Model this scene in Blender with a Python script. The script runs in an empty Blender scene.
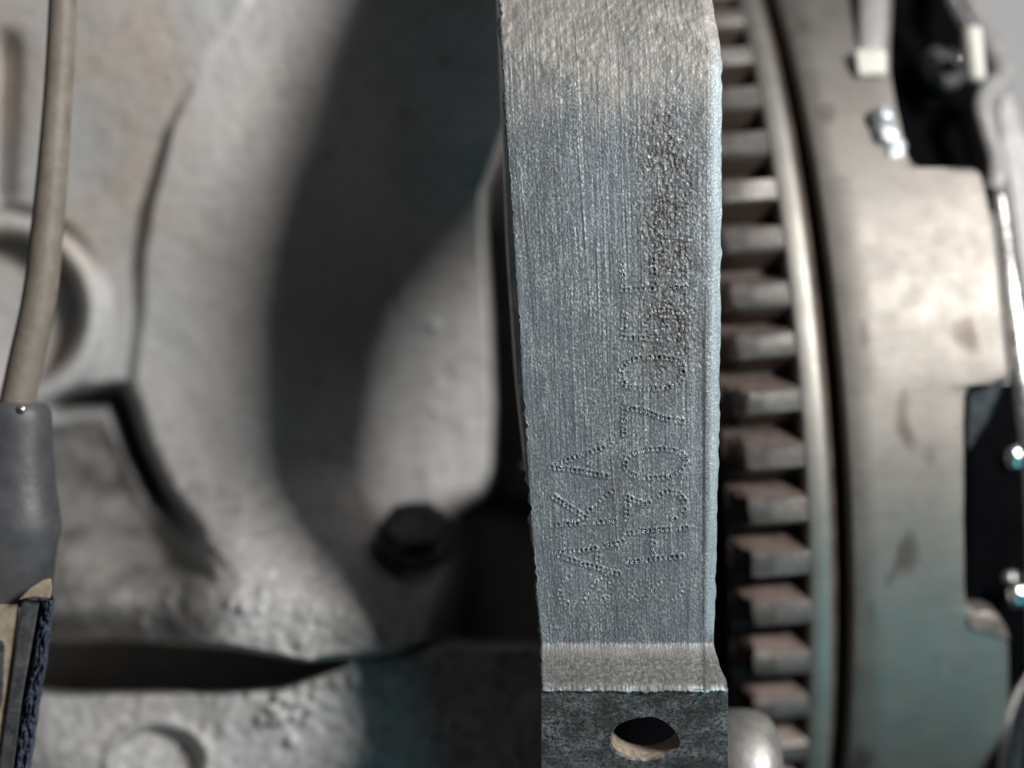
import bpy, math, random
import numpy as np
from mathutils import Matrix, Vector
random.seed(7); np.random.seed(7)
S = bpy.context.scene
D = 14.0                                   # camera distance to the bracket face; one unit is about 1.7 cm

# ------------------------------------------------------------------ camera, world, lamps, exposure
cam_d = bpy.data.cameras.new("camera"); cam = bpy.data.objects.new("camera", cam_d)
S.collection.objects.link(cam); S.camera = cam
cam.location = (0, -D, 0); cam.rotation_euler = (math.radians(90), 0, 0)
cam_d.sensor_width = 36; cam_d.lens = 36 * D / 10.24
cam_d.clip_start = 0.1; cam_d.clip_end = 300
cam_d.dof.use_dof = True; cam_d.dof.focus_distance = D - 0.02
cam_d.dof.aperture_fstop = 0.078

w = bpy.data.worlds.new("World"); S.world = w; w.use_nodes = True
bg = w.node_tree.nodes["Background"]
bg.inputs[0].default_value = (0.95, 0.96, 1.0, 1); bg.inputs[1].default_value = 0.020

def lamp(name, loc, target, sx, sy, power, col):
    l = bpy.data.lights.new(name, 'AREA'); l.shape = 'RECTANGLE'; l.size = sx; l.size_y = sy
    l.energy = power; l.color = col
    o = bpy.data.objects.new(name, l); S.collection.objects.link(o)
    o.location = loc
    o.rotation_euler = (Vector(target) - Vector(loc)).to_track_quat('-Z', 'Y').to_euler()
    return o
KEY = Vector((0.86, -1.0, 0.50)).normalized()
lamp("key_lamp", Vector((0, 2, 0)) + KEY * 34, (0, 2, 0), 6.0, 6.0, 13200, (1.0, 0.975, 0.945))
lamp("overhead_lamp", (14, -6, 21), (3, 2, 0), 9, 9, 520, (0.96, 0.97, 1.0))
lamp("side_fill", (-16, -8, 12), (0, 2, 0), 8, 8, 90, (0.86, 0.93, 1.0))  # unseen fill, added to lift the bracket's left side
lamp("low_teal_lamp", (13, -9, -14), (4, 3, -2), 7, 7, 430, (0.16, 0.70, 0.80))

S.view_settings.view_transform = 'Standard'; S.view_settings.look = 'None'
S.view_settings.exposure = 0.0; S.view_settings.gamma = 1.0; S.view_settings.use_curve_mapping = False

# ------------------------------------------------------------------ helpers
def W(px, py, d):
    k = (D + d) / D / 100.0
    return ((px - 512) * k, d, (384 - py) * k)

MAT = {}
def root_of(p):
    while p.parent: p = p.parent
    return p
def thing(name, label, cat, loc=(0, 0, 0), rot=None, group=None):
    o = bpy.data.objects.new(name, None); S.collection.objects.link(o)
    o.empty_display_size = 0.3
    M = (rot.to_4x4() if rot else Matrix.Identity(4)); M.translation = Vector(loc)
    o.matrix_world = M; MAT[o.name] = M.inverted()
    o['label'] = label; o['category'] = cat
    if group: o['group'] = group
    return o
def mesh_of(name, V, F, smooth=True):
    me = bpy.data.meshes.new(name)
    V = np.asarray(V, np.float32)
    if isinstance(F, np.ndarray):
        n = len(F); k = F.shape[1]
        me.vertices.add(len(V)); me.vertices.foreach_set("co", V.ravel())
        me.loops.add(n * k); me.loops.foreach_set("vertex_index", F.ravel().astype(np.int32))
        me.polygons.add(n); me.polygons.foreach_set("loop_start", np.arange(0, n * k, k, dtype=np.int32))
        me.update(calc_edges=True); me.validate()
    else:
        me.from_pydata([tuple(map(float, v)) for v in V], [], F); me.update()
    if smooth: me.polygons.foreach_set("use_smooth", [True] * len(me.polygons))
    return me
def obj(name, V, F, mat, parent=None, smooth=True, world=True, kind=None, label=None, autosm=None):
    V = np.asarray(V, float)
    if parent is not None and world:
        M = np.array(MAT[root_of(parent).name]); V = V @ M[:3, :3].T + M[:3, 3]
    me = mesh_of(name, V, F, smooth)
    me.materials.append(mat)
    if autosm is not None: me.set_sharp_from_angle(angle=math.radians(autosm))
    o = bpy.data.objects.new(name, me); S.collection.objects.link(o)
    if parent is not None: o.parent = parent
    if kind: o['kind'] = kind
    if label: o['label'] = label
    return o
def grid_faces(nr, nc, flip=False, closed=False):
    i = np.arange(nr - 1)[:, None]; m = nc if closed else nc - 1; j = np.arange(m)[None, :]
    a = i * nc + j; b = i * nc + (j + 1) % nc; c = (i + 1) * nc + (j + 1) % nc; d = (i + 1) * nc + j
    F = np.stack([a, b, c, d], -1).reshape(-1, 4)
    return F[:, ::-1].copy() if flip else F
def gnoise(shape, sy, sx):
    r = np.random.randn(*shape)
    fy = np.fft.fftfreq(shape[0])[:, None]; fx = np.fft.rfftfreq(shape[1])[None, :]
    g = np.exp(-2 * (math.pi ** 2) * ((fy * sy) ** 2 + (fx * sx) ** 2))
    o = np.fft.irfft2(np.fft.rfft2(r) * g, s=shape)
    return o / o.std()
def sst(x, a, b):
    t = np.clip((x - a) / (b - a), 0, 1); return t * t * (3 - 2 * t)
def dist_line(X, Y, pts):
    best = np.full(X.shape, 1e9)
    for (x0, y0), (x1, y1) in zip(pts[:-1], pts[1:]):
        dx, dy = x1 - x0, y1 - y0
        t = np.clip(((X - x0) * dx + (Y - y0) * dy) / (dx * dx + dy * dy), 0, 1)
        best = np.minimum(best, np.hypot(X - x0 - t * dx, Y - y0 - t * dy))
    return best
def sdf(X, Y, pts):
    ins = np.zeros(X.shape, bool); q = list(pts) + [pts[0]]
    for (x0, y0), (x1, y1) in zip(q[:-1], q[1:]):
        if y0 == y1: continue
        c = ((y0 > Y) != (y1 > Y)) & (X < (x1 - x0) * (Y - y0) / (y1 - y0) + x0)
        ins ^= c
    d = dist_line(X, Y, q)
    return np.where(ins, -d, d)
def crom(pts, n=8):
    P = [np.array(p, float) for p in pts]; P = [2 * P[0] - P[1]] + P + [2 * P[-1] - P[-2]]
    out = []
    for i in range(1, len(P) - 2):
        for k in range(n):
            t = k / n
            out.append(0.5 * (2 * P[i] + (P[i+1] - P[i-1]) * t + (2*P[i-1] - 5*P[i] + 4*P[i+1] - P[i+2]) * t*t + (-P[i-1] + 3*P[i] - 3*P[i+1] + P[i+2]) * t**3))
    out.append(P[-2]); return np.array(out)
def tube(path, rad, seg=24, squash=None):
    """swept round tube; squash = (side, depth) factors"""
    P = np.asarray(path, float); n = len(P)
    rad = np.broadcast_to(np.asarray(rad, float), (n,))
    T = np.gradient(P, axis=0); T /= np.linalg.norm(T, axis=1)[:, None]
    V = []
    sq = squash or (1, 1)
    for k in range(n):
        a = np.cross(T[k], (0, 1, 0)); a /= np.linalg.norm(a) + 1e-9
        b = np.cross(T[k], a)
        for j in range(seg):
            t = 2 * math.pi * j / seg
            V.append(P[k] + rad[k] * (a * math.cos(t) * sq[0] + b * math.sin(t) * sq[1]))
    F = [tuple(f) for f in grid_faces(n, seg, closed=True)]
    F.append(tuple(range(seg))[::-1]); F.append(tuple((n - 1) * seg + j for j in range(seg)))
    return np.array(V), F
def lathe(c, axis, prof, seg=40):
    """prof = [(along, radius)]"""
    ax = Vector(axis).normalized(); u = ax.orthogonal().normalized(); v = ax.cross(u)
    V = []
    for a, r in prof:
        for j in range(seg):
            t = 2 * math.pi * j / seg
            V.append(Vector(c) + ax * a + (u * math.cos(t) + v * math.sin(t)) * r)
    F = [tuple(f) for f in grid_faces(len(prof), seg, closed=True)]
    F.append(tuple(range(seg))[::-1]); F.append(tuple((len(prof) - 1) * seg + j for j in range(seg)))
    return np.array([tuple(p) for p in V]), F
def prism(front, back):
    """front, back: equal-length loops of 3D points"""
    n = len(front); V = np.array(list(front) + list(back), float)
    F = [tuple(range(n)), tuple(range(2 * n - 1, n - 1, -1))]
    F += [(j, n + j, n + (j + 1) % n, (j + 1) % n) for j in range(n)]
    return V, F
def bevel(o, wdt, seg=2):
    m = o.modifiers.new("bevel", 'BEVEL'); m.width = wdt; m.segments = seg; m.limit_method = 'ANGLE'; m.angle_limit = math.radians(35)

# ------------------------------------------------------------------ materials
class NT:
    def __init__(s, name):
        s.m = bpy.data.materials.new(name); s.m.use_nodes = True; s.t = s.m.node_tree
        s.b = s.t.nodes["Principled BSDF"]; s.co = s.t.nodes.new("ShaderNodeTexCoord").outputs["Object"]
    def n(s, typ, **kw):
        nd = s.t.nodes.new(typ)
        for k, v in kw.items(): setattr(nd, k, v)
        return nd
    def put(s, nd, i, v):
        if hasattr(v, 'is_linked') or isinstance(v, bpy.types.NodeSocket): s.t.links.new(v, nd.inputs[i])
        else: nd.inputs[i].default_value = v
    def map(s, sc):
        m = s.n("ShaderNodeMapping"); s.t.links.new(s.co, m.inputs[0]); m.inputs['Scale'].default_value = sc
        return m.outputs[0]
    def noise(s, scale, detail=4, rough=.55, stretch=None, dist=0):
        x = s.n("ShaderNodeTexNoise"); s.t.links.new(s.map(stretch) if stretch else s.co, x.inputs['Vector'])
        x.inputs['Scale'].default_value = scale; x.inputs['Detail'].default_value = detail
        x.inputs['Roughness'].default_value = rough; x.inputs['Distortion'].default_value = dist
        return x.outputs[0]
    def ramp(s, f, stops):
        r = s.n("ShaderNodeValToRGB"); s.t.links.new(f, r.inputs[0]); e = r.color_ramp.elements
        while len(e) < len(stops): e.new(.5)
        for k, (p, c) in enumerate(stops):
            e[k].position = p; e[k].color = (c, c, c, 1) if isinstance(c, (int, float)) else (*c, 1)
        return r.outputs[0]
    def mix(s, f, a, b, mode='MIX'):
        m = s.n("ShaderNodeMix", data_type='RGBA', blend_type=mode)
        s.put(m, 0, f)
        for i, v in ((6, a), (7, b)): s.put(m, i, v if isinstance(v, bpy.types.NodeSocket) else (*v, 1))
        return m.outputs[2]
    def math(s, op, a, b):
        m = s.n("ShaderNodeMath", operation=op); s.put(m, 0, a); s.put(m, 1, b); return m.outputs[0]
    def attr(s, name):
        a = s.n("ShaderNodeAttribute"); a.attribute_name = name
        sp = s.n("ShaderNodeSeparateColor"); s.t.links.new(a.outputs['Color'], sp.inputs[0]); return sp.outputs
    def bump(s, h, st, dist=.02, nrm=None):
        b = s.n("ShaderNodeBump"); b.inputs['Strength'].default_value = st; b.inputs['Distance'].default_value = dist
        s.t.links.new(h, b.inputs['Height'])
        if nrm: s.t.links.new(nrm, b.inputs['Normal'])
        return b.outputs[0]
    def out(s, color=None, rough=.5, metal=0., nrm=None, aniso=None, spec=None):
        if color is not None: s.put(s.b, 'Base Color', color if isinstance(color, bpy.types.NodeSocket) else (*color, 1))
        s.put(s.b, 'Roughness', rough); s.put(s.b, 'Metallic', metal)
        if nrm: s.t.links.new(nrm, s.b.inputs['Normal'])
        if aniso: s.b.inputs['Anisotropic'].default_value = aniso
        if spec is not None: s.b.inputs['Specular IOR Level'].default_value = spec
        return s.m

def simple(name, a, b, scale, rough, metal, bst=.2, bsc=None, stretch=None, rough2=None, bd=.02, spec=None):
    t = NT(name); f = t.noise(scale, 5, .6, stretch)
    c = t.ramp(f, [(.32, a), (.68, b)])
    r = t.ramp(t.noise(scale * 1.7, 3), [(.35, rough), (.65, rough2 if rough2 else rough)])
    nr = t.bump(t.noise(bsc or scale * 3, 5, .65, stretch), bst, bd)
    return t.out(c, r, metal, nr, spec=spec)

def cast_material():
    t = NT("cast_aluminium")
    big = t.noise(.42, 4, .6, dist=.6); mid = t.noise(1.7, 5, .65); fine = t.noise(9, 6, .7)
    c = t.ramp(fine, [(.28, (.50, .50, .505)), (.5, (.59, .593, .597)), (.72, (.66, .665, .67))])
    c = t.mix(t.ramp(big, [(.42, 0), (.66, .6)]), c, (.62, .58, .54))
    c = t.mix(t.ramp(mid, [(.52, 0), (.70, .6)]), c, (.38, .365, .345))
    c = t.mix(t.ramp(t.noise(3.6, 6, .72), [(.54, 0), (.68, .5)]), c, (.33, .31, .29))
    a = t.attr("wear_shading")
    c = t.mix(t.math('MULTIPLY', a[0], t.ramp(mid, [(.35, 1.), (.6, .55)])), c, (.10, .092, .08))     # oily dirt in the pocket, plus shade painted in bore and gap
    c = t.mix(t.math('MULTIPLY', a[1], t.ramp(t.noise(.9, 4, .6), [(.4, 0), (.58, .75)])), c, (.66, .50, .38))  # tan staining
    c = t.mix(t.math('MULTIPLY', a[2], t.ramp(t.noise(7, 5, .7), [(.50, 0), (.60, .8)])), c, (.12, .10, .085))
    n1 = t.bump(t.noise(5, 6, .7), .12, .04); n2 = t.bump(t.noise(26, 4, .7), .15, .02, n1)
    r = t.ramp(t.noise(3, 4), [(.3, .55), (.7, .8)])
    return t.out(c, r, .08, n2)

def bar_material(name, foot=False):
    t = NT(name)
    a = t.attr("wear_shading")
    streak = t.noise(13, 7, .74, (1.6, 1, .16)); grain = t.noise(46, 4, .8, (1.25, 1, .75)); patch = t.noise(1.3, 4, .6, (1, 1, .5))
    c = t.ramp(grain, [(.36, (.045, .053, .062)), (.47, (.150, .182, .20)), (.55, (.265, .315, .34)), (.64, (.66, .70, .72))])
    c = t.mix(t.ramp(streak, [(.36, .55), (.54, 0)]), c, (.08, .09, .105))
    c = t.mix(t.ramp(streak, [(.58, 0), (.76, .5)]), c, (.36, .40, .43))
    c = t.mix(t.ramp(t.noise(2.6, 6, .7, (1.4, 1, .8)), [(.40, .55), (.60, 0)]), c, (.085, .10, .125))
    c = t.mix(t.ramp(t.noise(7, 5, .7), [(.56, 0), (.72, .4)]), c, (.17, .15, .135))
    c = t.mix(t.ramp(patch, [(.45, 0), (.7, .35)]), c, (.22, .28, .33))
    warm = t.ramp(t.noise(5, 6, .7), [(.25, (.17, .155, .135)), (.5, (.37, .35, .32)), (.75, (.55, .53, .49))])
    c = t.mix(t.math('MULTIPLY', a[0], t.ramp(t.noise(3, 5, .7), [(.3, .55), (.6, 1.)])), c, warm)
    pit = t.ramp(t.noise(24, 4, .7, (1.2, 1, .8)), [(.45, .95), (.58, 0)])
    c = t.mix(t.math('MULTIPLY', a[1], t.ramp(t.noise(5, 6, .75), [(.40, 0), (.58, .65)])), c, (.15, .14, .132))
    c = t.mix(t.math('MULTIPLY', a[1], pit), c, (.050, .042, .038))
    bright = t.ramp(t.noise(30, 3, .7), [(.57, 0), (.63, 1)])
    c = t.mix(t.math('MULTIPLY', a[1], bright), c, (.55, .54, .52))
    c = t.mix(a[2], c, t.ramp(streak, [(.35, (.30, .39, .43)), (.65, (.46, .56, .60))]))
    n1 = t.bump(grain, .22, .015); n2 = t.bump(streak, .10, .01, n1)
    r = t.ramp(grain, [(.35, .65), (.65, .45)])
    return t.out(c, r, .38, n2)

M_cast = cast_material()
M_bar = bar_material("worn_blued_steel")
M_foot = None
def foot_material():
    t = NT("dark_scaled_steel")
    f = t.noise(11, 8, .86); g = t.noise(28, 5, .7)
    c = t.ramp(g, [(.3, (.040, .040, .042)), (.5, (.125, .128, .135)), (.66, (.34, .34, .345))])
    pm = t.math('MULTIPLY', t.ramp(t.noise(3.6, 5, .7), [(.42, .2), (.58, 1.)]), t.ramp(t.noise(21, 5, .85), [(.47, 0), (.53, 1.)]))
    c = t.mix(pm, c, (.60, .60, .60))
    c = t.mix(t.ramp(t.noise(40, 4, .8), [(.58, 0), (.66, .9)]), c, (.62, .64, .65))
    c = t.mix(t.ramp(t.noise(2.4, 5, .65), [(.38, .6), (.56, 0)]), c, (.055, .05, .046))
    c = t.mix(t.ramp(t.noise(3.1, 3), [(.55, 0), (.75, .5)]), c, (.17, .14, .11))
    n = t.bump(g, .6, .03, t.bump(f, .6, .04))
    return t.out(c, .45, .4, n)
M_foot = foot_material()
def holewall_material():
    t = NT("sandy_bore_wall")
    g = t.noise(20, 5, .7)
    return t.out(t.ramp(g, [(.3, (.16, .12, .085)), (.65, (.44, .37, .29))]), .7, 0., t.bump(g, .5, .03))
M_bore = holewall_material()
M_peen = simple("punched_steel_glint", (.55, .60, .63), (.85, .88, .90), 60, .30, .5, .2)
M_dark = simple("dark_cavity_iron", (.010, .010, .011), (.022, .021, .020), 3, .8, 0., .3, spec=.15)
M_black = simple("black_clutch_iron", (.002, .002, .003), (.004, .004, .005), 4, .8, 0., .1, spec=.03)
def wheel_material(name, c0, c1, spots, rough=.33, spotcol=(.10, .07, .055), met=.85):
    t = NT(name)
    f = t.noise(2.2, 5, .6, (.5, 1, 1)); st = t.noise(9, 5, .7, (.25, 3, 3))
    c = t.ramp(f, [(.3, c0), (.7, c1)])
    c = t.mix(t.ramp(st, [(.4, 0), (.75, .25)]), c, (.50, .46, .41))
    if spots:
        v = t.noise(1.5, 1, .4, (1.5, .8, .8))
        c = t.mix(t.ramp(v, [(.63, 0), (.73, .65)]), c, spotcol)
        c = t.mix(t.ramp(t.noise(4.5, 4, .6), [(.58, 0), (.74, .4)]), c, (.24, .17, .13))
    r = t.ramp(t.noise(3, 4, .6), [(.3, rough), (.7, rough + .12)])
    return t.out(c, r, met, t.bump(st, .10, .02))
M_band = wheel_material("machined_clutch_steel", (.285, .265, .242), (.335, .315, .292), True, .50)
M_shoulder = wheel_material("machined_shoulder_steel", (.33, .32, .295), (.42, .40, .37), False, .46)
M_groove = simple("rusty_groove", (.06, .042, .035), (.15, .11, .09), 4, .6, .3, .3)
def tooth_material():
    t = NT("worn_tooth_steel")
    a = t.attr("wear_shading"); f = t.noise(3.4, 5, .65)
    rust = t.ramp(f, [(.3, (.14, .10, .085)), (.5, (.28, .21, .185)), (.75, (.42, .32, .28))])
    land = t.ramp(t.noise(5, 5, .6), [(.3, (.125, .115, .11)), (.5, (.21, .195, .185)), (.7, (.30, .27, .25))])
    c = t.mix(a[1], t.mix(a[0], rust, land), (.10, .075, .063))
    return t.out(c, .48, .45, t.bump(t.noise(12, 5, .7), .3, .03))
M_tooth = tooth_material()
M_root = simple("greasy_ring_steel", (.025, .019, .017), (.08, .06, .05), 4, .6, .3, .3)
M_lip = simple("bright_pressed_steel", (.46, .45, .44), (.70, .69, .68), 4, .22, .85, .25, rough2=.36)
M_pale = simple("dull_pressed_steel", (.30, .295, .29), (.44, .43, .42), 4, .5, .2, .2)
M_chrome = simple("polished_steel", (.80, .82, .86), (.92, .94, .96), 6, .10, 1., .15, rough2=.18)
M_white = simple("pale_nylon", (.66, .64, .58), (.80, .78, .72), 6, .42, 0., .1)
M_glue = simple("glossy_weld_bead", (.66, .69, .74), (.86, .88, .92), 8, .16, .55, .6, bsc=9, bd=.06)
M_pin = simple("turned_pin_steel", (.33, .32, .31), (.46, .45, .43), 7, .46, .7, .2, rough2=.56, stretch=(1, 1, .4))
M_cable = simple("dusty_rubber_cable", (.20, .17, .14), (.29, .255, .215), 5, .55, 0., .25, bsc=22)
M_boot = simple("grey_rubber_boot", (.048, .050, .056), (.098, .10, .108), 2.2, .38, 0., .15, bsc=14, rough2=.5)
M_rubber = simple("crumbled_blue_rubber", (.010, .014, .034), (.13, .16, .25), 26, .42, 0., 1., bsc=22, bd=.06)
M_strip = simple("grey_connector_plastic", (.04, .042, .05), (.12, .12, .125), 8, .45, 0., .4, bsc=16)
M_tan = simple("dusty_tan_plastic", (.30, .24, .17), (.50, .42, .32), 7, .7, 0., .4, bsc=18)
M_boltm = simple("oily_black_bolt", (.035, .035, .036), (.20, .195, .19), 7, .38, .3, .6, bsc=10, bd=.05, spec=.4)
M_wall = simple("pale_workshop_wall", (.84, .84, .86), (.88, .88, .90), .3, .9, 0., .05)
M_flange = simple("bright_flange_steel", (.62, .66, .68), (.85, .87, .88), 5, .30, .5, .2)

# ------------------------------------------------------------------ backdrop
v = [(-40, 26, -40), (60, 26, -40), (60, 26, 40), (-40, 26, 40)]
o = obj("wall", v, [(0, 3, 2, 1)], M_wall, smooth=False, kind='structure')

# ------------------------------------------------------------------ gearbox housing: cast surface with its relief
H = thing("gearbox_housing", "grey cast aluminium gearbox housing with a raised plate, round bore and dark slot", "gearbox housing", (0, 4, -6.5))
st = 1.9
gx = np.arange(-170, 560, st); gy = np.arange(-240, 1010, st)
X, Y = np.meshgrid(gx, gy)
wob = gnoise(X.shape, 14, 14) * 3.0
Xw = X + wob; Yw = Y + gnoise(X.shape, 14, 14) * 3.0
def smooth_prof(ys, vs, w=26):
    y = np.arange(gy[0] - 3 * w * st, gy[-1] + 3 * w * st + st, st); v = np.interp(y, ys, vs)
    k1 = np.exp(-.5 * (np.arange(-3 * w, 3 * w + 1) / w) ** 2); k1 /= k1.sum()
    v = np.convolve(np.pad(v, 3 * w, mode='edge'), k1, 'valid')
    return np.interp(gy, y, v)[:, None] + 0 * X
PDY = [-240, 60, 190, 350, 640]; PDV = [2.95, 3.02, 3.35, 4.05, 4.1]
dep = smooth_prof(PDY, PDV) + smooth_prof([-240, 20, 140, 300, 430, 640], [.02, .05, .13, .12, .2, .25]) + 0.05 * gnoise(X.shape, 45, 45)
# raised plate
plate = [(262,-400),(262,-60),(240,5),(205,60),(168,130),(149,200),(141,250),(137,320),(131,372),(128,395),(140,440),(165,490),(205,545),(290,640),(620,760),(620,-400)]
sp = sdf(X + wob * .5, Y, plate)
platem = 1 - sst(sp, -7, 6)
pd = smooth_prof(PDY, PDV)
right_d = smooth_prof([-240, 60, 150, 200, 280, 350, 450, 560, 700], [-.1, -.25, -.55, -.4, .25, .5, .8, .8, .5], 10)
pd = pd + right_d * sst(X, 265, 415)
dep = dep * (1 - platem) + (pd + 0.035 * gnoise(X.shape, 30, 30)) * platem
# ledge rising toward the viewer at the bottom of the plate
base_line = 455 + 0.10 * (X - 300) + np.clip(240 - X, 0, 300) * .28
base_line = base_line + 45 * sst(X, 330, 430)
rise = sst(Y, base_line, base_line + 165) * sst(X, 60, 240)
dep = dep * (1 - rise) + (2.3 + 0 * dep) * rise
# dirty pocket left of the ledge
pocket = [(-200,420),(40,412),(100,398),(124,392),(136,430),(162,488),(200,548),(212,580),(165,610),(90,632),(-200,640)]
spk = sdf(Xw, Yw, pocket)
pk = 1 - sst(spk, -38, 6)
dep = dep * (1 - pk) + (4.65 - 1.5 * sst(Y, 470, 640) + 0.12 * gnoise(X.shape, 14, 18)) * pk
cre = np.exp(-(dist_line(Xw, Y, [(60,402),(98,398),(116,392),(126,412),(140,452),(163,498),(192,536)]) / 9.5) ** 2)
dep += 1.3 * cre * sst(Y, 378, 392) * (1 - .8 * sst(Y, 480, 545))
# bore with a raised rim
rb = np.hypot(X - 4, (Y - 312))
boss = 1 - sst(rb, 96, 112); dep = dep * (1 - boss) + 3.85 * boss
dep -= .10 * np.exp(-((rb - 88) / 7) ** 2)
bore = 1 - sst(rb, 74, 80); dep += .55 * bore
# far left groove
dep += .35 * np.exp(-((X - 2 + .05 * (Y - 100)) / 13) ** 2) * sst(Y, 20, 60) * (1 - sst(Y, 190, 215))
# lower casting, slot and seam
low_edge = np.interp(X, [-200, 50, 200, 285, 330, 430, 620], [688, 689, 693, 676, 664, 648, 640])
lowm = sst(Yw * .25 + Y * .75, low_edge - 3, low_edge + 5)
dep = dep * (1 - lowm) + (2.65 - .1 * sst(Y, 690, 760) + 0.035 * gnoise(X.shape, 12, 12)) * lowm
slot = [(-200,643),(50,643),(150,645),(240,649),(275,656),(306,665),(345,664),(312,677),(280,689),(200,693),(50,691),(-200,690)]
sl = 1 - sst(sdf(X, Y + wob * .5, slot), -2, 4); dep = dep * (1 - sl) + 6.4 * sl
seam = np.exp(-(dist_line(X, Yw, [(285,676),(330,661),(400,652),(440,642),(600,630)]) / 3.5) ** 2); dep += .35 * seam * (1 - sl)
rd = np.hypot((X - 158) / 1.25, Y - 762); dep += .22 * (1 - sst(rd, 30, 38)) - .05 * np.exp(-((rd - 40) / 5) ** 2)
# lumps of casting flash by the end of the slot
for _ in range(46):
    cx, cy, rr = random.uniform(262, 460), random.uniform(648, 760), random.uniform(2.5, 6)
    if random.random() < .6: cx, cy = random.gauss(292, 16), random.gauss(700, 14)
    dep -= .09 * np.exp(-(np.hypot(X - cx, Y - cy) / rr) ** 2)
for _ in range(60):
    cx, cy, rr = random.uniform(120, 430), random.uniform(560, 655), random.uniform(2.5, 7)
    dep -= random.uniform(-.05, .06) * np.exp(-(np.hypot(X - cx, Y - cy) / rr) ** 2)
for _ in range(34):                                     # cast pimples on the plate and under the bracket
    cx, cy, rr = random.uniform(300, 480), random.uniform(250, 500), random.uniform(2.5, 7)
    dep += random.uniform(-.06, .06) * np.exp(-(np.hypot(X - cx, Y - cy) / rr) ** 2)
# open edge towards the clutch bell
xc = np.interp(Y, [-300, 120, 190, 280, 400, 470, 500, 520], [508, 504, 480, 486, 492, 491, 484, 462]) + wob * .3
edge = sst(X, xc - 2, xc + 5) * (1 - sst(Y, 505, 528))
dep += 4.5 * edge
low_r = sst(X + .25 * (Y - 560), 440, 520) * sst(Y, 500, 530) * (1 - sst(Y, 632, 650)); dep += 4.5 * low_r
# rough casting skin
am = .002 + .0035 * sst(Y, 400, 580)
dep += am * gnoise(X.shape, 1.7, 1.7) + (.002 + .004 * sst(Y, 400, 580)) * gnoise(X.shape, 5, 5)
k = (D + dep) / D / 100
V = np.stack([(X - 512) * k, dep, (384 - Y) * k], -1).reshape(-1, 3)
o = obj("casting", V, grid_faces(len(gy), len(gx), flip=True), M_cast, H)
ca = o.data.color_attributes.new("wear_shading", 'FLOAT_COLOR', 'POINT')
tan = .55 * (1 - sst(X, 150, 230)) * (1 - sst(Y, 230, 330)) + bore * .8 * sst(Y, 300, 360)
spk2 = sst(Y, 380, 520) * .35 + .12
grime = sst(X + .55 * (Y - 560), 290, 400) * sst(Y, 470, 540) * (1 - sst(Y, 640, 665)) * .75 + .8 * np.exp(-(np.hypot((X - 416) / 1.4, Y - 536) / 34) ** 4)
A = np.stack([np.clip(.6 * grime + .35 * sst(Y, 560, 640) * (1 - sst(X, 60, 200)) + .95 * np.exp(-((rb - 72) / 8) ** 2) * sst(X - Y, -345, -260) + pk * (1 - .45 * sst(Y, 560, 640)) + .85 * edge + .5 * cre, 0, 1), np.clip(tan, 0, 1), spk2, np.ones_like(X)], -1)  # dirt, plus painted shade on the bore's upper-right wall and the bell edge
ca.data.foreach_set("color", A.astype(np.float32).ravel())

# bell cavity behind the bracket
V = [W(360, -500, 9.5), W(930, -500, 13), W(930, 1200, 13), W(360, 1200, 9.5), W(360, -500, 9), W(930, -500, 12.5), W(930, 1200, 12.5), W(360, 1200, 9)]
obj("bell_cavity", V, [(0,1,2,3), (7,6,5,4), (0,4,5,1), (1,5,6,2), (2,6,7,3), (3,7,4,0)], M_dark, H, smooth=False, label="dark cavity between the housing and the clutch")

bs = [(.46, -.95), (.60, -.72), (2.0, -.72), (2.1, -.95), (2.1, -6), (.46, -6)]  # block hidden behind the bracket, added to cast shade on the housing
V, F = prism([(x, 1.05, z) for x, z in bs], [(x, 5.2, z) for x, z in bs])
o = obj("shade_block", V, F, M_black, H, smooth=False, label="unseen block added behind the bracket to shade the housing"); bevel(o, .08)
# hex bolt under the bracket's shadow
def hexbolt(name, label, c, r, h, axis, mat, root=None, roll=.3, dome=.25):
    ax = Vector(axis).normalized(); u = ax.orthogonal().normalized(); v_ = ax.cross(u)
    V = []; F = []
    rows = [(0, 1.0, 1), (h * .8, 1.0, 1), (h * .93, .93, 0), (h, .78, 0), (h - dome * .12, .55, 0), (h - dome * .2, .1, 0)]
    for a, f, hexy in rows:
        for j in range(24):
            t = 2 * math.pi * j / 24 + roll
            q = (t - roll) % (math.pi / 3) - math.pi / 6
            rr = r * (math.cos(math.pi / 6) / math.cos(q)) if hexy else r * .93 * f
            V.append(Vector(c) + ax * a + (u * math.cos(t) + v_ * math.sin(t)) * (rr if hexy else rr))
    F = [tuple(f) for f in grid_faces(len(rows), 24, closed=True)]
    F.append(tuple(range((len(rows) - 1) * 24, len(rows) * 24)))
    return np.array([tuple(p) for p in V]), F
B = thing("hex_bolt", "black oily hexagon bolt in the housing, just left of the long steel bracket", "bolt", W(410, 533, 3.3))
V, F = hexbolt("b", "", W(416, 533, 3.8), .43, .36, (.05, -.84, .50), M_boltm)
V[:, 2] = V[:, 2].mean() + (V[:, 2] - V[:, 2].mean()) * .76; V[:, 0] = V[:, 0].mean() + (V[:, 0] - V[:, 0].mean()) * 1.06
obj("bolt_head", V, F, M_boltm, B, autosm=30)
V, F = lathe(W(414, 536, 3.75), (.05, -.84, .50), [(-.35, .50), (.0, .50), (.05, .46), (.05, .3)])
V[:, 2] = V[:, 2].mean() + (V[:, 2] - V[:, 2].mean()) * .80
obj("washer", V, F, M_boltm, B, autosm=30)

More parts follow.
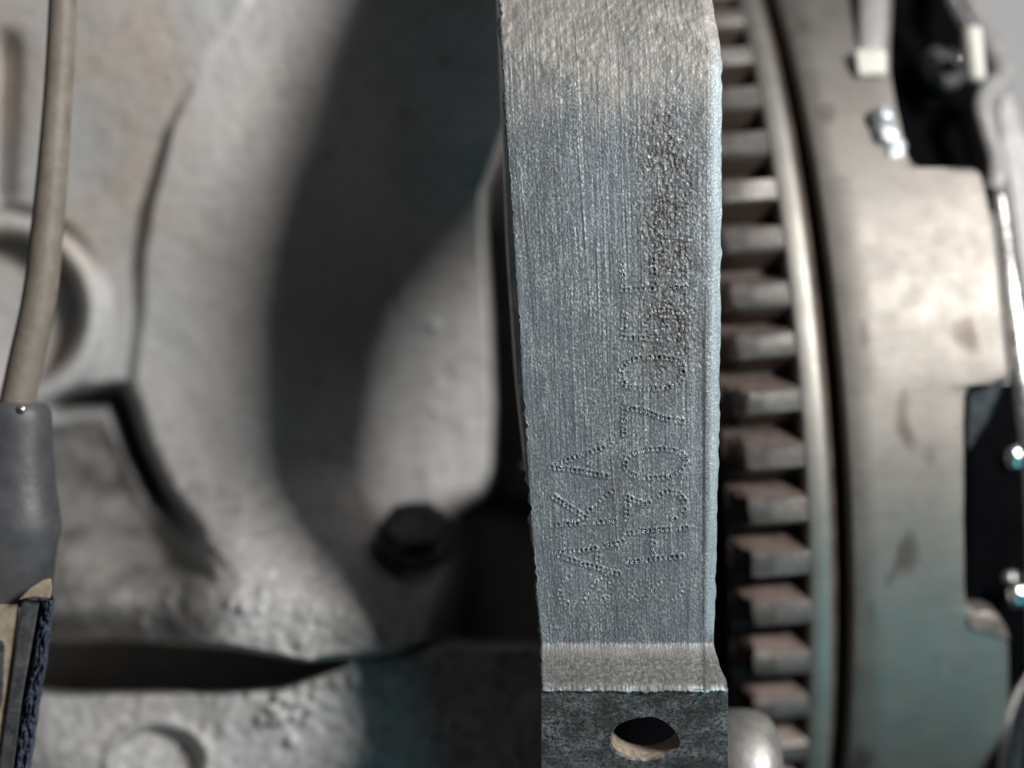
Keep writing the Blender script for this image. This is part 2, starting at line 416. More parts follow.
# ------------------------------------------------------------------ steel bracket
BR = thing("steel_bracket", "long worn blue-grey flat steel bracket with punched characters, bent foot and bolt hole", "bracket", W(635, 768, 2.2))
def yprof(z):
    y = np.where(z > 2.7, .13 * (z - 2.7) ** 2, 0.0)
    return y
rowz = np.arange(-260, 690.1, .72)         # image rows at the face depth
nc = 300
u = np.linspace(0, 1, nc)
L_e = np.interp(rowz, [-300, 0, 60, 130, 260, 330, 400, 520, 600, 640, 692], [490, 498, 501, 505, 514, 518, 522, 530, 536, 540, 541])
R_e = np.interp(rowz, [-300, 0, 20, 40, 62, 300, 500, 600, 625, 645, 665, 680, 692], [690, 712, 716, 720, 722, 721, 718, 715, 714, 714, 720, 726, 728])
jag = gnoise((1, len(rowz)), 0, 2.5)[0] * .7 + gnoise((1, len(rowz)), 0, 18)[0] * .9
jagr = gnoise((1, len(rowz)), 0, 5)[0] * .45
zz = (384 - rowz) / 100
y0 = yprof(zz)
slope = sst(rowz, 634, 650) * 0 + np.clip((rowz - 642) / 48, 0, 1)
y0 = y0 - .40 * (np.sqrt(slope ** 2 + .02) - math.sqrt(.02)) / (math.sqrt(1.02) - math.sqrt(.02))
y0 = y0 + .030 * np.clip((rowz - 682) / 8, 0, 1) ** 2
PX = L_e[:, None] + (R_e - L_e)[:, None] * u[None, :]
PX = PX + 1.5 * jag[:, None] * np.exp(-(PX - L_e[:, None]) / 5) + jagr[:, None] * np.exp(-(R_e[:, None] - PX) / 4)
PY = np.repeat(rowz[:, None], nc, 1)
PY = PY + (.3 + np.abs(gnoise((1, nc), 0, 4)) * .9 + np.abs(gnoise((1, nc), 0, 1.2)) * .5) * sst(PY, 682, 690)
Y0 = np.repeat(y0[:, None], nc, 1)
# edge chamfers
bw = np.interp(rowz, [-300, 40, 100, 640, 690], [10, 12, 15, 13, 3])[:, None]
e_r = np.clip((PX - (R_e[:, None] - bw)) / bw, 0, 1); Y0 = Y0 + .050 * e_r ** 1.5
Y0 = Y0 + .025 * np.exp(-(PX - L_e[:, None]) / .8)
band = sst(PX, 688, 700) * (1 - sst(PX, 702, 706)) * sst(PY, 250, 420); Y0 = Y0 + .012 * band      # shallow dark furrow
# grain, streaks, pits
sh = PX.shape
pitz = np.exp(-((PX - (664 + .02 * PY)) / 31) ** 2) * sst(PY, 75, 150) * (1 - sst(PY, 330, 430))
Y0 = Y0 + .0007 * gnoise(sh, .8, .6) + .0007 * gnoise(sh, 30, .8) + .0007 * gnoise(sh, 9, 4)
pitz = pitz * np.clip(.55 + .6 * sst(gnoise(sh, 13, 6) + .6 * gnoise(sh, 4, 3), -.6, .7), 0, 1)
Y0 = Y0 + pitz * .0032 * (gnoise(sh, 1.3, 1.1) + .8 * np.abs(gnoise(sh, 3.2, 2.6)))
toprough = (1 - sst(PY, 30, 170)); Y0 = Y0 + toprough * .0016 * gnoise(sh, 2.4, 2.2)
for q in range(26):                                     # long drawn scratches
    x0 = random.uniform(.05, .9); y_ = random.uniform(60, 400); ln = random.uniform(30, 180); sl_ = random.uniform(-.02, .05)
    m = np.exp(-((PX - (L_e[:, None] + x0 * (R_e - L_e)[:, None]) - sl_ * (PY - y_)) / .9) ** 2) * sst(PY, y_, y_ + 20) * (1 - sst(PY, y_ + ln, y_ + ln + 30))
    Y0 = Y0 + m * random.uniform(-.0035, .003)
# ---- dot-punched characters, read upward along the bracket
def stroke(pts, sp=4.7):
    P = np.array(pts, float); seg = np.hypot(*np.diff(P, axis=0).T); s = np.r_[0, np.cumsum(seg)]
    n = max(2, int(round(s[-1] / sp)) + 1); t = np.linspace(0, s[-1], n)
    return list(zip(np.interp(t, s, P[:, 0]), np.interp(t, s, P[:, 1])))
def ell(cx, cy, rx, ry, p=2.0, a0=0, a1=2 * math.pi, tilt=0):
    out = []
    for k in range(49):
        t = a0 + (a1 - a0) * k / 48; c, s = math.cos(t), math.sin(t)
        out.append((cx + rx * math.copysign(abs(c) ** (2 / p), c), cy + ry * math.copysign(abs(s) ** (2 / p), s) + tilt * c * rx))
    return stroke(out)
CH = [
 ("S", .40, [ell(603, 588, 9, 11, 2, -2.6, 2.2), stroke([(596, 581), (590, 590), (585, 601), (574, 606), (563, 603), (559, 593), (562, 583), (568, 577)])]),
 ("A", 1.0, [stroke([(557, 552), (580, 550.5), (601, 547), (622, 542)]), stroke([(560, 556), (577, 562), (595, 567), (618, 574)]), stroke([(598, 549), (597, 566)])]),
 ("K", 1.0, [stroke([(553, 525), (584, 523), (614, 521)]), stroke([(554, 497), (568, 506), (584, 517)]), stroke([(586, 513), (600, 500), (612, 491)])]),
 ("A", .9, [stroke([(551, 467), (580, 471), (610, 477)]), stroke([(554, 464), (571, 459), (590, 452), (611, 445)]), stroke([(588.5, 453), (589, 473)])]),
 ("8", .28, [ell(668, 590, 15, 9, 2), ell(641, 591, 11, 8, 2)]),
 ("H", 1.0, [stroke([(626, 533), (655, 530), (686, 528)]), stroke([(653, 534), (654, 558)]), stroke([(628, 562), (654, 559), (686, 556)])]),
 ("3", 1.0, [stroke([(627, 497), (627, 520)]), stroke([(631, 499), (646, 505), (655, 498), (666, 491), (679, 494), (686, 503), (683, 513), (674, 519)])]),
 ("0", 1.0, [ell(655.5, 463.5, 30.5, 14.5, 2.2, tilt=-.05)]),
 ("7", 1.0, [stroke([(624, 407), (624, 434)]), stroke([(629, 408), (645, 411), (662, 418), (686, 422)])]),
 ("0", 1.0, [ell(652, 373, 31, 15.5, 2.8, tilt=-.04)]),
 ("5", .9, [stroke([(624, 315), (623, 337)]), stroke([(627, 338), (647, 338)]), stroke([(646, 333), (644, 322), (651, 313), (665, 309), (679, 313), (685, 323), (681, 334)])]),
 ("E", .9, [stroke([(623, 290), (654, 288.5), (685, 287)]), stroke([(623, 286), (622, 265)]), stroke([(654, 284), (653, 260)]), stroke([(685, 283), (684, 262)])]),
]
for ch, stg, sts in CH:
    for s_ in sts:
        for (a, b) in s_:
            i0 = int((b - rowz[0]) / .72); 
            if i0 < 8 or i0 > len(rowz) - 8: continue
            sl2 = slice(i0 - 7, i0 + 8)
            r = np.hypot(PX[sl2] - a, PY[sl2] - b)
            sg = stg * random.uniform(.15, 1.2)
            Y0[sl2] += .017 * sg * np.exp(-(r / 1.35) ** 2) - .009 * sg * np.exp(-((r - 2.7) / .8) ** 2)
kk = (D + Y0) / D / 100
front = np.stack([(PX - 512) * kk, Y0, (384 - PY) * kk], -1)
th = .42
nrm_z = np.gradient(y0, zz * (D + y0) / D)          # thickness along the bend normal
nb = np.stack([np.zeros_like(nrm_z), np.ones_like(nrm_z), -nrm_z], -1); nb /= np.linalg.norm(nb, axis=1)[:, None]
nb = np.where((rowz > 625)[:, None], np.array([0, 1, 0.]), nb)
lb = front[:, 0] + nb * th; rbk = front[:, -1] + nb * th
lb[:, 0] += .03; rbk[:, 0] -= .02
full = np.concatenate([lb[:, None], front, rbk[:, None]], 1)
nr, ncc = full.shape[:2]
F = grid_faces(nr, ncc, flip=True, closed=True)
o = obj("bracket_arm", full.reshape(-1, 3), F, M_bar, BR)
ca = o.data.color_attributes.new("wear_shading", 'FLOAT_COLOR', 'POINT')
warm = (1 - sst(PY + 14 * gnoise(sh, 14, 14), 25, 150)) + sst(PY, 640, 647) * .62
edge_light = np.clip(sst(e_r, .15, .55) * .6 * sst(PY, 20, 90) * (1 - sst(PY, 625, 640)) + .35 * np.exp(-(PX - L_e[:, None]) / 5) * sst(PY, 150, 300), 0, 1)  # teal light on the edge chamfers, painted into the colour
A = np.zeros((nr, ncc, 4)); A[..., 3] = 1
A[:, 1:-1, 0] = np.clip(warm, 0, 1); A[:, 1:-1, 1] = np.clip(np.clip(pitz * .95 + .12, 0, 1) * (1 - sst(PY, 610, 640)) + .50 * sst(PY, 650, 662), 0, 1); A[:, 1:-1, 2] = edge_light
A[:, 0, 1] = .9
A[:, 1:-1, 1] = np.clip(A[:, 1:-1, 1] + 1.2 * np.exp(-(PX - L_e[:, None]) / 1.8), 0, 1)
for q in range(22):                                     # stray handling scratches
    x0, y_, an, ln = random.uniform(520, 705), random.uniform(40, 620), random.gauss(1.3, .8), random.uniform(8, 46)
    x1, y1 = x0 + math.cos(an) * ln, y_ + math.sin(an) * ln
    m_ = np.exp(-(dist_line(PX, PY, [(x0, y_), ((x0 + x1) / 2 + random.gauss(0, 2), (y_ + y1) / 2), (x1, y1)]) / .55) ** 2) * random.uniform(.25, .7)
    A[:, 1:-1, 2] = np.maximum(A[:, 1:-1, 2], m_ * (PX < R_e[:, None] - 2))
rn = gnoise(sh, 1.5, 5); A[:, 1:-1, 2] = np.maximum(A[:, 1:-1, 2], sst(PY, 685.5, 688.5) * sst(rn + 1.2 * (u[None, :] - .45), .0, .9) * .9)
ca.data.foreach_set("color", A.astype(np.float32).ravel())

# raised rims of the punch marks, brightened as painted glints, one part per character
def face_y(a, b):
    i = int(round((b - rowz[0]) / .72)); t = (a - L_e[i]) / (R_e[i] - L_e[i]); j = int(round(t * (nc - 1)))
    return float(np.median(Y0[i - 5:i + 6:5, j - 4:j + 5:4]))
for ch, stg, sts in CH:
    V = []; F = []; last = None
    for s_ in sts:
        for (a, b) in s_:
            if random.random() > stg * .80: continue
            a += random.gauss(0, .5); b += random.gauss(0, .5); yb = face_y(a, b); q = random.uniform(.65, 1.15)
            prev = last; n0 = last = len(V)
            for rr, dy in ((.0190, .003), (.0145, -.007), (.0105, -.001)):
                for j in range(8):
                    t = j * math.pi / 4
                    p = W(a, b, yb + dy * random.uniform(.5, 1.4))
                    V.append((p[0] + math.cos(t) * rr * q, p[1], p[2] + math.sin(t) * rr * q * random.uniform(.85, 1.1)))
            if prev is not None:                            # the marks run into each other under the skin
                V.append(W(a, b, yb + .06)); h_ = len(V) - 1; F += [(prev, prev + 1, h_), (n0, n0 + 1, h_)]
            js = random.randint(1, 5); jn = random.randint(3, 5)
            for r_ in range(2):
                for j in range(8):
                    if (j - js) % 8 >= jn: continue
                    F.append((n0 + r_*8 + j, n0 + (r_+1)*8 + j, n0 + (r_+1)*8 + (j+1) % 8, n0 + r_*8 + (j+1) % 8))
    obj("punched_character", V, F, M_peen, BR, label="dot-punched character " + ch if stg > .5 else "faint dot-punched character")

# bent foot with its bolt hole
fd = Vector((0, .60, -.80)); fn = Vector((0, -.80, -.60))     # along the foot, outward
org = Vector(W(541.5, 689.0, y0[-1] + .008)); Wf = (728 - 541.5) * (D + y0[-1]) / D / 100
hc = ((642 - 541.5) / 100 * (D) / D + .0, .76); hr = .325
def fp(a, b, c, f=1.0):
    p = org + Vector((a, 0, 0)) + fd * b + (-fn * (1 - f) + Vector((0, 1, .0)) * f) * c
    return (p.x * (1 + (p.y - org.y) / (D + org.y)), p.y, p.z)
Vf = []; Ff = []
def foot_ring(depth):
    ring = []
    NP = 96
    for j in range(NP):
        t = 2 * math.pi * j / NP; c, s = math.cos(t), math.sin(t)
        # rectangle border hit
        tx = ((Wf - hc[0]) / c if c > 1e-9 else (-hc[0]) / c if c < -1e-9 else 1e9)
        ty = ((1.5 - hc[1]) / s if s > 1e-9 else (-hc[1]) / s if s < -1e-9 else 1e9)
        ring.append((c, s, min(tx, ty)))
    return ring
ring = foot_ring(0); NP = len(ring); RS = [0, .03, .10, .25, .45, .7, 1.0]
cn = gnoise((1, NP), 0, 2.2)[0]; chip = [.009 * cn[j] for j in range(NP)]
for side, dpt in ((0, 0.0), (1, .19)):
    for k_, f in enumerate(RS):
        for j, (c, s, rm) in enumerate(ring):
            r0 = hr + (chip[j] if side == 0 else 0); r_ = r0 + (rm - r0) * f
            extra = .02 if (k_ == 0 and side == 0) else 0
            Vf.append(fp(hc[0] + c * r_, hc[1] + s * r_, dpt + extra, f))
base2 = len(RS) * NP
for k_ in range(len(RS) - 1):
    for j in range(NP):
        j2 = (j + 1) % NP
        Ff.append((k_*NP+j, (k_+1)*NP+j, (k_+1)*NP+j2, k_*NP+j2))
        Ff.append((base2+k_*NP+j2, base2+(k_+1)*NP+j2, base2+(k_+1)*NP+j, base2+k_*NP+j))
k_ = len(RS) - 1
for j in range(NP):
    j2 = (j + 1) % NP; Ff.append((k_*NP+j, base2+k_*NP+j, base2+k_*NP+j2, k_*NP+j2))
o = obj("bracket_foot", Vf, Ff, M_foot, BR, autosm=35)
V = [fp(0.0, 1.5, 0), fp(Wf, 1.5, 0), fp(Wf, 3.3, 0), fp(0, 3.3, 0)]; Vb = [fp(0, 1.5, .48), fp(Wf, 1.5, .48), fp(Wf, 3.3, .48), fp(0, 3.3, .48)]
V2, F2 = prism(V, Vb); o = obj("foot_tail", V2, F2, M_foot, BR, smooth=False)
V = []; 
for dpt in (.021, .08, .13, .189):
    for j, (c, s, rm) in enumerate(ring):
        r0 = hr + chip[j] * (1 - dpt / .19) ; V.append(fp(hc[0] + c * r0, hc[1] + s * r0, dpt, 0))
obj("hole_wall", V, grid_faces(4, NP, closed=True), M_bore, BR)
# rear flange seen along the bracket's left edge
rows = np.linspace(-260, 470, 50); V = []
for r_ in rows:
    xl = np.interp(r_, [-300, 0, 100, 250, 380, 470], [492, 497.5, 501, 507, 516, 526]); d0 = float(yprof(np.array((384 - r_) / 100))) + .75
    V += [W(xl, r_, d0 + .35), W(xl - 1.0, r_, d0 + .1), W(xl + 1.5, r_, d0), W(xl + 40, r_, d0 + .02), W(xl + 40, r_, d0 + .35)]
obj("rear_flange", V, grid_faces(50, 5, flip=True, closed=True), M_flange, BR)

# pin beside the foot
P = thing("steel_pin", "short round-ended turned steel pin beside the bracket's foot, under the gear teeth", "pin", W(745, 775, 1.5))
pc = Vector(W(702, 772, 1.5))
V, F = lathe(pc, (1, -.04, .0), [(0, .69), (.50, .69), (.62, .67), (.72, .62), (.79, .54), (.83, .45), (.85, .35), (.86, .05)], 64)
obj("pin_body", V, F, M_pin, P)

# ------------------------------------------------------------------ flywheel with ring gear, and clutch
R = 9.0; NEAR = 2.0; CX, CZ, YAW, ROLL, PH = 2.9946, -.3706, .0356, .0758, .5866
DL = 2 * math.pi / 89
ax = Vector((math.cos(YAW) * math.cos(ROLL), math.sin(YAW) * math.cos(ROLL), math.sin(ROLL))).normalized()
up = (Vector((0, 0, 1)) - ax * ax.z).normalized(); yl = up.cross(ax)
ROT = Matrix((ax, yl, up)).transposed()
C0 = Vector((CX, NEAR + R, CZ))
FW = thing("flywheel", "flywheel rim edge-on with rust-brown starter ring gear teeth right of the bracket", "flywheel", C0, ROT)
CL = thing("clutch_cover", "broad machined steel clutch cover ring with dark windows at the right", "clutch cover", C0, ROT)
def revolve(prof, a0=-1.25, a1=1.25, n=220):
    V = []
    for q in np.linspace(a0, a1, n):
        for a, r in prof: V.append((a, -r * math.cos(q), r * math.sin(q)))
    return np.array(V)
prof = [(-.90, 3.0), (-.90, 8.55), (-.86, 8.60), (-.02, 8.60), (.0, 8.62)]
n = 220
RG = obj("ring_gear", revolve(prof), grid_faces(n, len(prof)), M_root, FW, world=False, autosm=40)
# tooth mesh shared by all teeth
def tooth_mesh(jit):
    # section: (angle offset * R, radius); upper flank, land, lower flank
    sec = [(-.275, 8.59), (-.255, 8.66), (-.165, 8.90), (-.135, 8.985), (-.11, 9.0), (.10, 9.0), (.125, 8.985), (.165, 8.90), (.265, 8.68), (.285, 8.59)]
    V = []; wear_shading = []
    axial = [(0.0, 0), (-.02, 0), (-.58, 0), (-.66, 1), (-.80, 2)]
    for k_, (a, m) in enumerate(axial):
        for s, r in sec:
            h = (r - 8.59) / .41
            aa = a; rr = r
            if m == 0 and k_ == 0: rr = r - .02 * h
            if m == 1: rr = r - .05 * h
            if m == 2: rr = r - .26 * h; s *= .93
            if k_ == len(axial) - 1: aa = -.60 - .25 * (1 - h * .55)
            s += random.gauss(0, jit); rr += random.gauss(0, jit * .7) if 0 < k_ else 0; aa += random.gauss(0, jit); q = s / R; V.append((aa, -rr * math.cos(q), rr * math.sin(q)))
            wear_shading.append((1.0 if (r > 8.95 and m < 2) else .25 if r > 8.8 else 0., 1.0 if (s < -.13 and r < 8.95) else 0.))  # second channel paints shade onto the lower flanks
    ns = len(sec); F = [tuple(f) for f in grid_faces(len(axial), ns, flip=False)]
    F.append(tuple(range(ns))); F.append(tuple(range(len(axial) * ns - 1, (len(axial) - 1) * ns - 1, -1)))
    me = mesh_of("gear_tooth", V, F); me.materials.append(M_tooth); me.set_sharp_from_angle(angle=math.radians(38))
    ca = me.color_attributes.new("wear_shading", 'FLOAT_COLOR', 'POINT')
    for i, x in enumerate(wear_shading): ca.data[i].color = (x[0], x[1], 0, 1)
    return me
tms = [tooth_mesh(.009) for _ in range(7)]
for k_ in range(-8, 25):
    q = PH - DL * k_
    t = bpy.data.objects.new("gear_tooth", tms[(k_ * 5) % 7]); S.collection.objects.link(t); t.parent = RG
    t.rotation_euler = (-q + random.gauss(0, .0012), 0, 0); t.location = (random.uniform(-.012, .006), 0, 0)
prof = [(.0, 8.55), (.0, 8.93), (.015, 8.96), (.04, 8.972), (.20, 8.968), (.26, 8.958), (.29, 8.92), (.30, 8.90), (.30, 8.5)]
obj("rim_shoulder", revolve(prof), grid_faces(n, len(prof)), M_shoulder, FW, world=False, autosm=60)
prof = [(.29, 8.3), (.302, 8.885), (.34, 8.86), (.38, 8.80), (.42, 8.70), (.45, 8.62), (.50, 8.60), (.501, 8.3)]
obj("rim_groove", revolve(prof), grid_faces(n, len(prof)), M_groove, FW, world=False)

def hit(px, py, r=9.02):
    o_ = Vector((0, -D, 0)); d_ = Vector(W(px, py, 0)) - o_
    Ri = ROT.transposed(); o2 = Ri @ (o_ - C0); d2 = Ri @ d_
    a_ = d2.y ** 2 + d2.z ** 2; b_ = 2 * (o2.y * d2.y + o2.z * d2.z); c_ = o2.y ** 2 + o2.z ** 2 - r * r
    s_ = b_ * b_ - 4 * a_ * c_
    if s_ < 0: return None
    t = (-b_ - math.sqrt(s_)) / (2 * a_); p = o2 + d2 * t
    return p.x, math.atan2(p.z, -p.y)
# right profile of the cover ring: follows the two windows
edge_pts = [(905, -150), (899, -60), (893, -5), (891, 40), (891, 70), (897, 104), (904, 135), (909, 156), (914, 163), (922, 167), (975, 168), (981, 171), (984, 180), (992, 215), (996, 241), (1002, 300), (1007, 350), (1009, 374), (1006, 380), (996, 383), (978, 384), (970, 388), (966, 397), (965, 430), (965, 520), (966, 590), (968, 606), (975, 611), (990, 612), (1000, 617), (1008, 630), (1010, 650), (1010, 700), (1007, 768), (1003, 820), (998, 950)]
EP = [hit(*p) for p in edge_pts]; EP = [p for p in EP if p]
qs = [p[1] for p in EP]; xs = [p[0] for p in EP]
fine = []
for i in range(len(EP) - 1):
    m = max(2, int(abs(EP[i][1] - EP[i + 1][1]) / .012) + 2)
    for j in range(m): f = j / m; fine.append((EP[i][0] * (1 - f) + EP[i+1][0] * f, EP[i][1] * (1 - f) + EP[i+1][1] * f))
fine.append(EP[-1])
V = []
for x1, q in fine:
    x0 = .505
    pr = [(x0, 8.4), (x0, 8.99), (x0 + .008, 9.012), (x0 + .02, 9.02)] + [(x0 + .08 + (x1 - .06 - x0 - .08) * t, 9.02) for t in (.2, .4, .6, .8, 1)] + [(x1 - .015, 9.005), (x1, 8.96), (x1, 8.70)]
    for a, r_ in pr: V.append((a, -r_ * math.cos(q), r_ * math.sin(q)))
o = obj("cover_ring", V, grid_faces(len(fine), 12, flip=True), M_band, CL, world=False, autosm=50)
# dark body inside the windows
prof = [(.55, 7.6), (.9, 8.0), (2.72, 8.0), (2.8, 7.8), (2.8, 3)]
obj("clutch_body", revolve(prof, .02, 1.4, 120), grid_faces(120, 5), M_black, CL, world=False)
prof = [(.55, 7.6), (.9, 8.0), (4.2, 8.0), (4.6, 7.4), (4.6, 3)]
obj("pressure_plate", revolve(prof, -1.4, .02, 120), grid_faces(120, 5), M_black, CL, world=False)
bp = [(700, -200), (925, -200), (950, -60), (970, -5), (986, 32), (1001, 66), (1001, 80), (986, 104), (990, 134), (998, 166), (1000, 215), (700, 215)]
V, F = prism([W(x, y, 4.9) for x, y in bp], [W(x, y, 5.2) for x, y in bp])
obj("window_shade_sheet", V, F, M_black, CL, smooth=False)  # black sheet standing in for the shade inside the upper window
# thickness lips of the windows
def lip(pts, d, th_, mat, name, rad=.06, parent=CL, label=None, sq=None, n=6):
    V, F = tube([W(x, y, dd) for (x, y), dd in zip(crom(pts, n), crom([(q, 0) for q in (d if isinstance(d, list) else [d] * len(pts))], n)[:, 0])], rad if not isinstance(rad, list) else crom([(q, 0) for q in rad], n)[:, 0], 16, sq)
    return obj(name, V, F, mat, parent, label=label)
# pressed steel edge beyond the windows
lip([(948, -60), (966, -10), (984, 30), (1000, 62), (1003, 78), (990, 92), (983, 106), (988, 132), (996, 158), (997, 178), (993, 190)],
    [4.6, 4.2, 3.9, 3.6, 3.5, 3.35, 3.2, 3.1, 3.0, 2.9, 2.9], 0, M_pale, "pressed_edge", rad=[.13, .13, .13, .14, .16, .15, .12, .11, .11, .13, .13], label="bright wavy pressed edge of the cover", sq=(1, .7))
V = []; F = []
fr = [(1006, 74), (1001, 92), (997, 112), (999, 140), (1005, 170), (1010, 200), (1016, 250), (1024, 300), (1032, 390), (1060, 390), (1060, 240), (1045, 180), (1034, 150), (1018, 110)]
V, F = prism([W(x, y, 3.0 + (390 - y) * .0025) for x, y in fr], [W(x, y, 3.5 + (390 - y) * .0025) for x, y in fr])
o = obj("pressed_flank", V, F[:], M_pale, CL, smooth=False); bevel(o, .05, 3)
lip([(999, 192), (1004, 230), (1011, 290), (1018, 350), (1024, 400), (1030, 470), (1034, 560), (1036, 660)], [2.7, 2.6, 2.4, 2.3, 2.25, 2.3, 2.4, 2.6], 0, M_lip, "side_flange", rad=[.08, .10, .13, .14, .13, .10, .10, .10], sq=(1, .6), label="bright upright flange")
# small things in the top window
lip([(872, -60), (873, 0), (872, 40), (869, 66)], [4.0, 3.45, 3.2, 3.12], 0, M_pale, "spring_strap", rad=[.20, .19, .175, .15], sq=(1, .35), label="steel strap reaching down into the upper window")
V, F = prism([W(853, 49, 2.88), W(886, 48, 2.88), W(887, 76, 2.88), W(856, 78, 2.88)], [W(853, 49, 3.1), W(886, 48, 3.1), W(887, 76, 3.1), W(856, 78, 3.1)])
o = obj("strap_end", V, F, M_white, CL, smooth=False, label="pale block at the strap's end"); bevel(o, .07, 3)
lip([(940, -40), (952, 0), (966, 26), (972, 36)], [4.0, 3.8, 3.6, 3.5], 0, M_lip, "thin_rod", rad=[.07, .08, .085, .07])
bead = []
for (x, y, r_) in ((883, 118, .155), (887, 137, .165), (893, 155, .15), (880, 128, .10), (897, 146, .11), (889, 162, .11)):
    bead.append((x, y, r_))
Vb = []; Fb = []
for x, y, r_ in bead:
    c = np.array(W(x, y, 2.62)); n0 = len(Vb)
    for a in range(1, 10):
        for b in range(18):
            t1 = math.pi * a / 10; t2 = 2 * math.pi * b / 18; w_ = 1 + .10 * math.sin(3 * t2 + x) * math.sin(2 * t1 + y)
            Vb.append(c + r_ * w_ * np.array([math.sin(t1) * math.cos(t2), -.8 * math.sin(t1) * math.sin(t2), math.cos(t1)]))
    Fb += [tuple(n0 + np.array(f)) for f in grid_faces(9, 18, closed=True)]
    Fb.append(tuple(n0 + j for j in range(18))); Fb.append(tuple(n0 + 144 + j for j in range(17, -1, -1)))
obj("weld_bead", Vb, Fb, M_glue, CL, label="glossy silver weld bead at the window's corner")
def peg(px0, py0, px1, py1, r_, d, mat, name, parent, label=None):
    a_ = Vector(W(px0, py0, d)); b_ = Vector(W(px1, py1, d)); L_ = (b_ - a_).length
    V, F = lathe(a_, b_ - a_, [(0, r_ * .7), (.04, r_ * .95), (.08, r_), (L_ - .08, r_), (L_ - .04, r_ * .95), (L_, r_ * .7)], 24)
    return obj(name, V, F, mat, parent, label=label)
peg(971, 27, 976, 82, .125, 3.2, M_white, "pale_peg", CL)
V, F = lathe(W(938, 72, 4.0), (.35, -1, .25), [(0, .30), (.14, .30), (.20, .26), (.22, .16), (.23, .02)], 32)
obj("rivet", V, F, M_strip, CL, label="dark rivet head in the upper window")
V, F = lathe(W(957, 63, 3.7), (.3, -1, .2), [(0, .12), (.10, .12), (.16, .08), (.18, .01)], 24)
obj("rivet_nub", V, F, M_chrome, CL)
for (x, y) in ((1012, 456), (1014, 593)):
    V, F = lathe(W(x, y, 3.2), (-.1, -1, -.1), [(0, .17), (.08, .17), (.15, .14), (.19, .09), (.205, .01)], 28)
    obj("rivet", V, F, M_chrome, CL, label="polished rivet head in the lower window")
    V, F = lathe(W(x - 5, y - 14, 3.5), (0, -1, .2), [(0, .12), (.1, .11), (.13, .02)], 20)
    obj("rivet_nub", V, F, M_lip, CL)
fr = [(968, 386), (1012, 384), (1018, 392), (1000, 404), (985, 425), (966, 452)]
V, F = prism([W(x, y, 2.35 + .006 * (y - 384)) for x, y in fr], [W(x, y, 2.7 + .006 * (y - 384)) for x, y in fr])
o = obj("window_gusset", V, F, M_strip, CL, smooth=False); bevel(o, .03)
# rust-coloured lug face at the lower window's sill
LP = [(967, 618), (975, 615), (990, 616), (1000, 621), (1007, 631), (1009, 640), (994, 635), (975, 631), (967, 626)]
lf = []; lb_ = []
for p in LP:
    a, q = hit(*p); lf.append((a, -9.05 * math.cos(q), 9.05 * math.sin(q))); lb_.append((a, -8.8 * math.cos(q), 8.8 * math.sin(q)))
V, F = prism(lf, lb_); o = obj("window_sill", V, F, M_tooth, CL, smooth=False, world=False, label="rusty sill of the lower window"); bevel(o, .02)
# curved polished bar in the lower right corner
K = thing("curved_steel_rod", "curved polished steel rod in the lower right corner beside the clutch", "rod", W(1020, 790, 3.2))
V, F = tube([W(x, y, 3.1) for x, y in crom([(1046, 655), (1030, 680), (1019, 705), (1012, 740), (1009, 790), (1008, 860)], 6)], .14, 20)
obj("rod", V, F, M_chrome, K)

# ------------------------------------------------------------------ cable with its boot and connector
CB = thing("cable", "brown rubber cable hanging into a grey rubber boot and connector at the left edge", "cable", W(10, 768, .9))
pth = crom([(66, -120), (64, -30), (60, 60), (54, 150), (47, 230), (39, 300), (25, 365), (16, 410), (10, 450)], 8)
rr = np.interp(pth[:, 1], [-100, 100, 300, 420], [.142, .150, .182, .185])
V, F = tube([W(x, y, 1.0) for x, y in pth], rr, 28)
obj("cable_sheath", V, F, M_cable, CB)
cen = crom([(0, 402), (-1, 440), (-3, 490), (-4, 530), (-4, 570), (-5, 602)], 6)
right = np.interp(cen[:, 1], [400, 404, 412, 440, 480, 515, 528, 545, 575, 602], [42, 49, 52, 53, 56, 61, 62, 58, 54, 51])
rad = (right - cen[:, 0]) / 100 * 14.7 / 14
V, F = tube([W(x, y, 1.0) for x, y in cen], rad, 40, (1, .62))
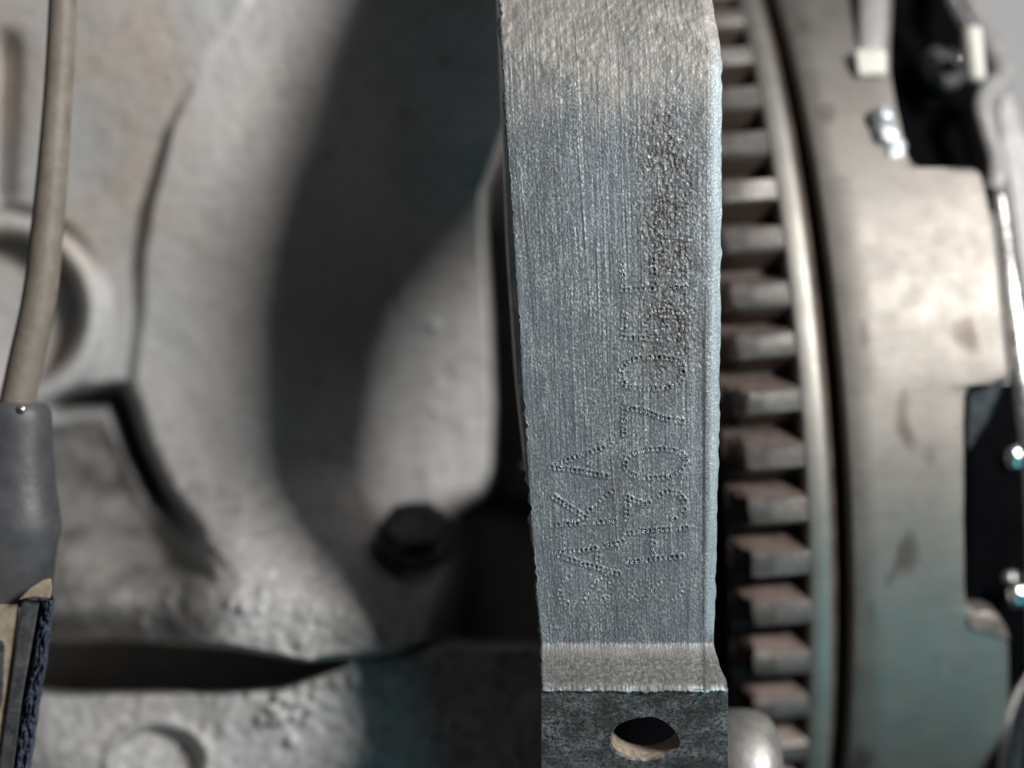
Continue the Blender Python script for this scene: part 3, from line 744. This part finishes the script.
obj("rubber_boot", V, F, M_boot, CB, autosm=50)
V, F = lathe(W(22, 409, .72), (.2, -1, .3), [(0, .05), (.02, .045), (.035, .025), (.04, .005)], 16)
obj("boot_nub", V, F, M_lip, CB)
def slab(pts, d0, d1, name, mat, rough_=0, label=None, bv=.02):
    V, F = prism([W(x, y, d0) for x, y in pts], [W(x, y, d1) for x, y in pts])
    o = obj(name, V, F, mat, CB, smooth=False, label=label); bevel(o, bv, 2); return o
slab([(-60, 606), (19, 604), (13, 660), (6, 720), (-2, 790), (-60, 790)], .55, 1.2, "connector_body", M_tan, label="dusty tan connector body")
slab([(22, 600), (40, 600), (31, 650), (22, 700), (11, 790), (-4, 790), (6, 715), (14, 660)], .48, 1.15, "connector_strip", M_strip)
slab([(2, 640), (5, 644), (3, 700), (-14, 745), (-20, 745), (-20, 640)], .50, .8, "connector_pad", M_strip)
# crumbled rubber strip, rough all over
ny, nx = 150, 26; py = np.linspace(600, 800, ny)[:, None]; t = np.linspace(0, 1, nx)[None, :]
xl = np.interp(py, [600, 660, 710, 790], [42, 32.5, 22, 9]); xr = np.interp(py, [600, 640, 700, 790], [55, 50, 41, 28])
xl = xl + gnoise((ny, 1), 3, 0) * .3; xr = xr + gnoise((ny, 1), 3, 0) * .35
x = xl + (xr - xl) * t; d = .50 + .12 * (2 * t - 1) ** 4 + .028 * gnoise((ny, nx), 1.3, 1.1)
k_ = (D + d) / D / 100; Fr = np.stack([(x - 512) * k_, d + 0 * x, (384 - py + 0 * x) * k_], -1)
Bk = Fr[:, [-1, 0]].copy(); Bk[..., 0] = Bk[..., 0] * (D + 1.1) / (D + .55) - .02; Bk[..., 1] = 1.1
full = np.concatenate([Fr, Bk], 1)
obj("rubber_strip", full.reshape(-1, 3), grid_faces(ny, nx + 2, flip=True, closed=True), M_rubber, CB)
slab([(18, 600), (30, 588), (43, 580), (51, 578), (52, 588), (50, 599), (34, 597)], .36, .5, "tan_chip", M_tan, label="tan sliver at the foot of the boot", bv=.015)
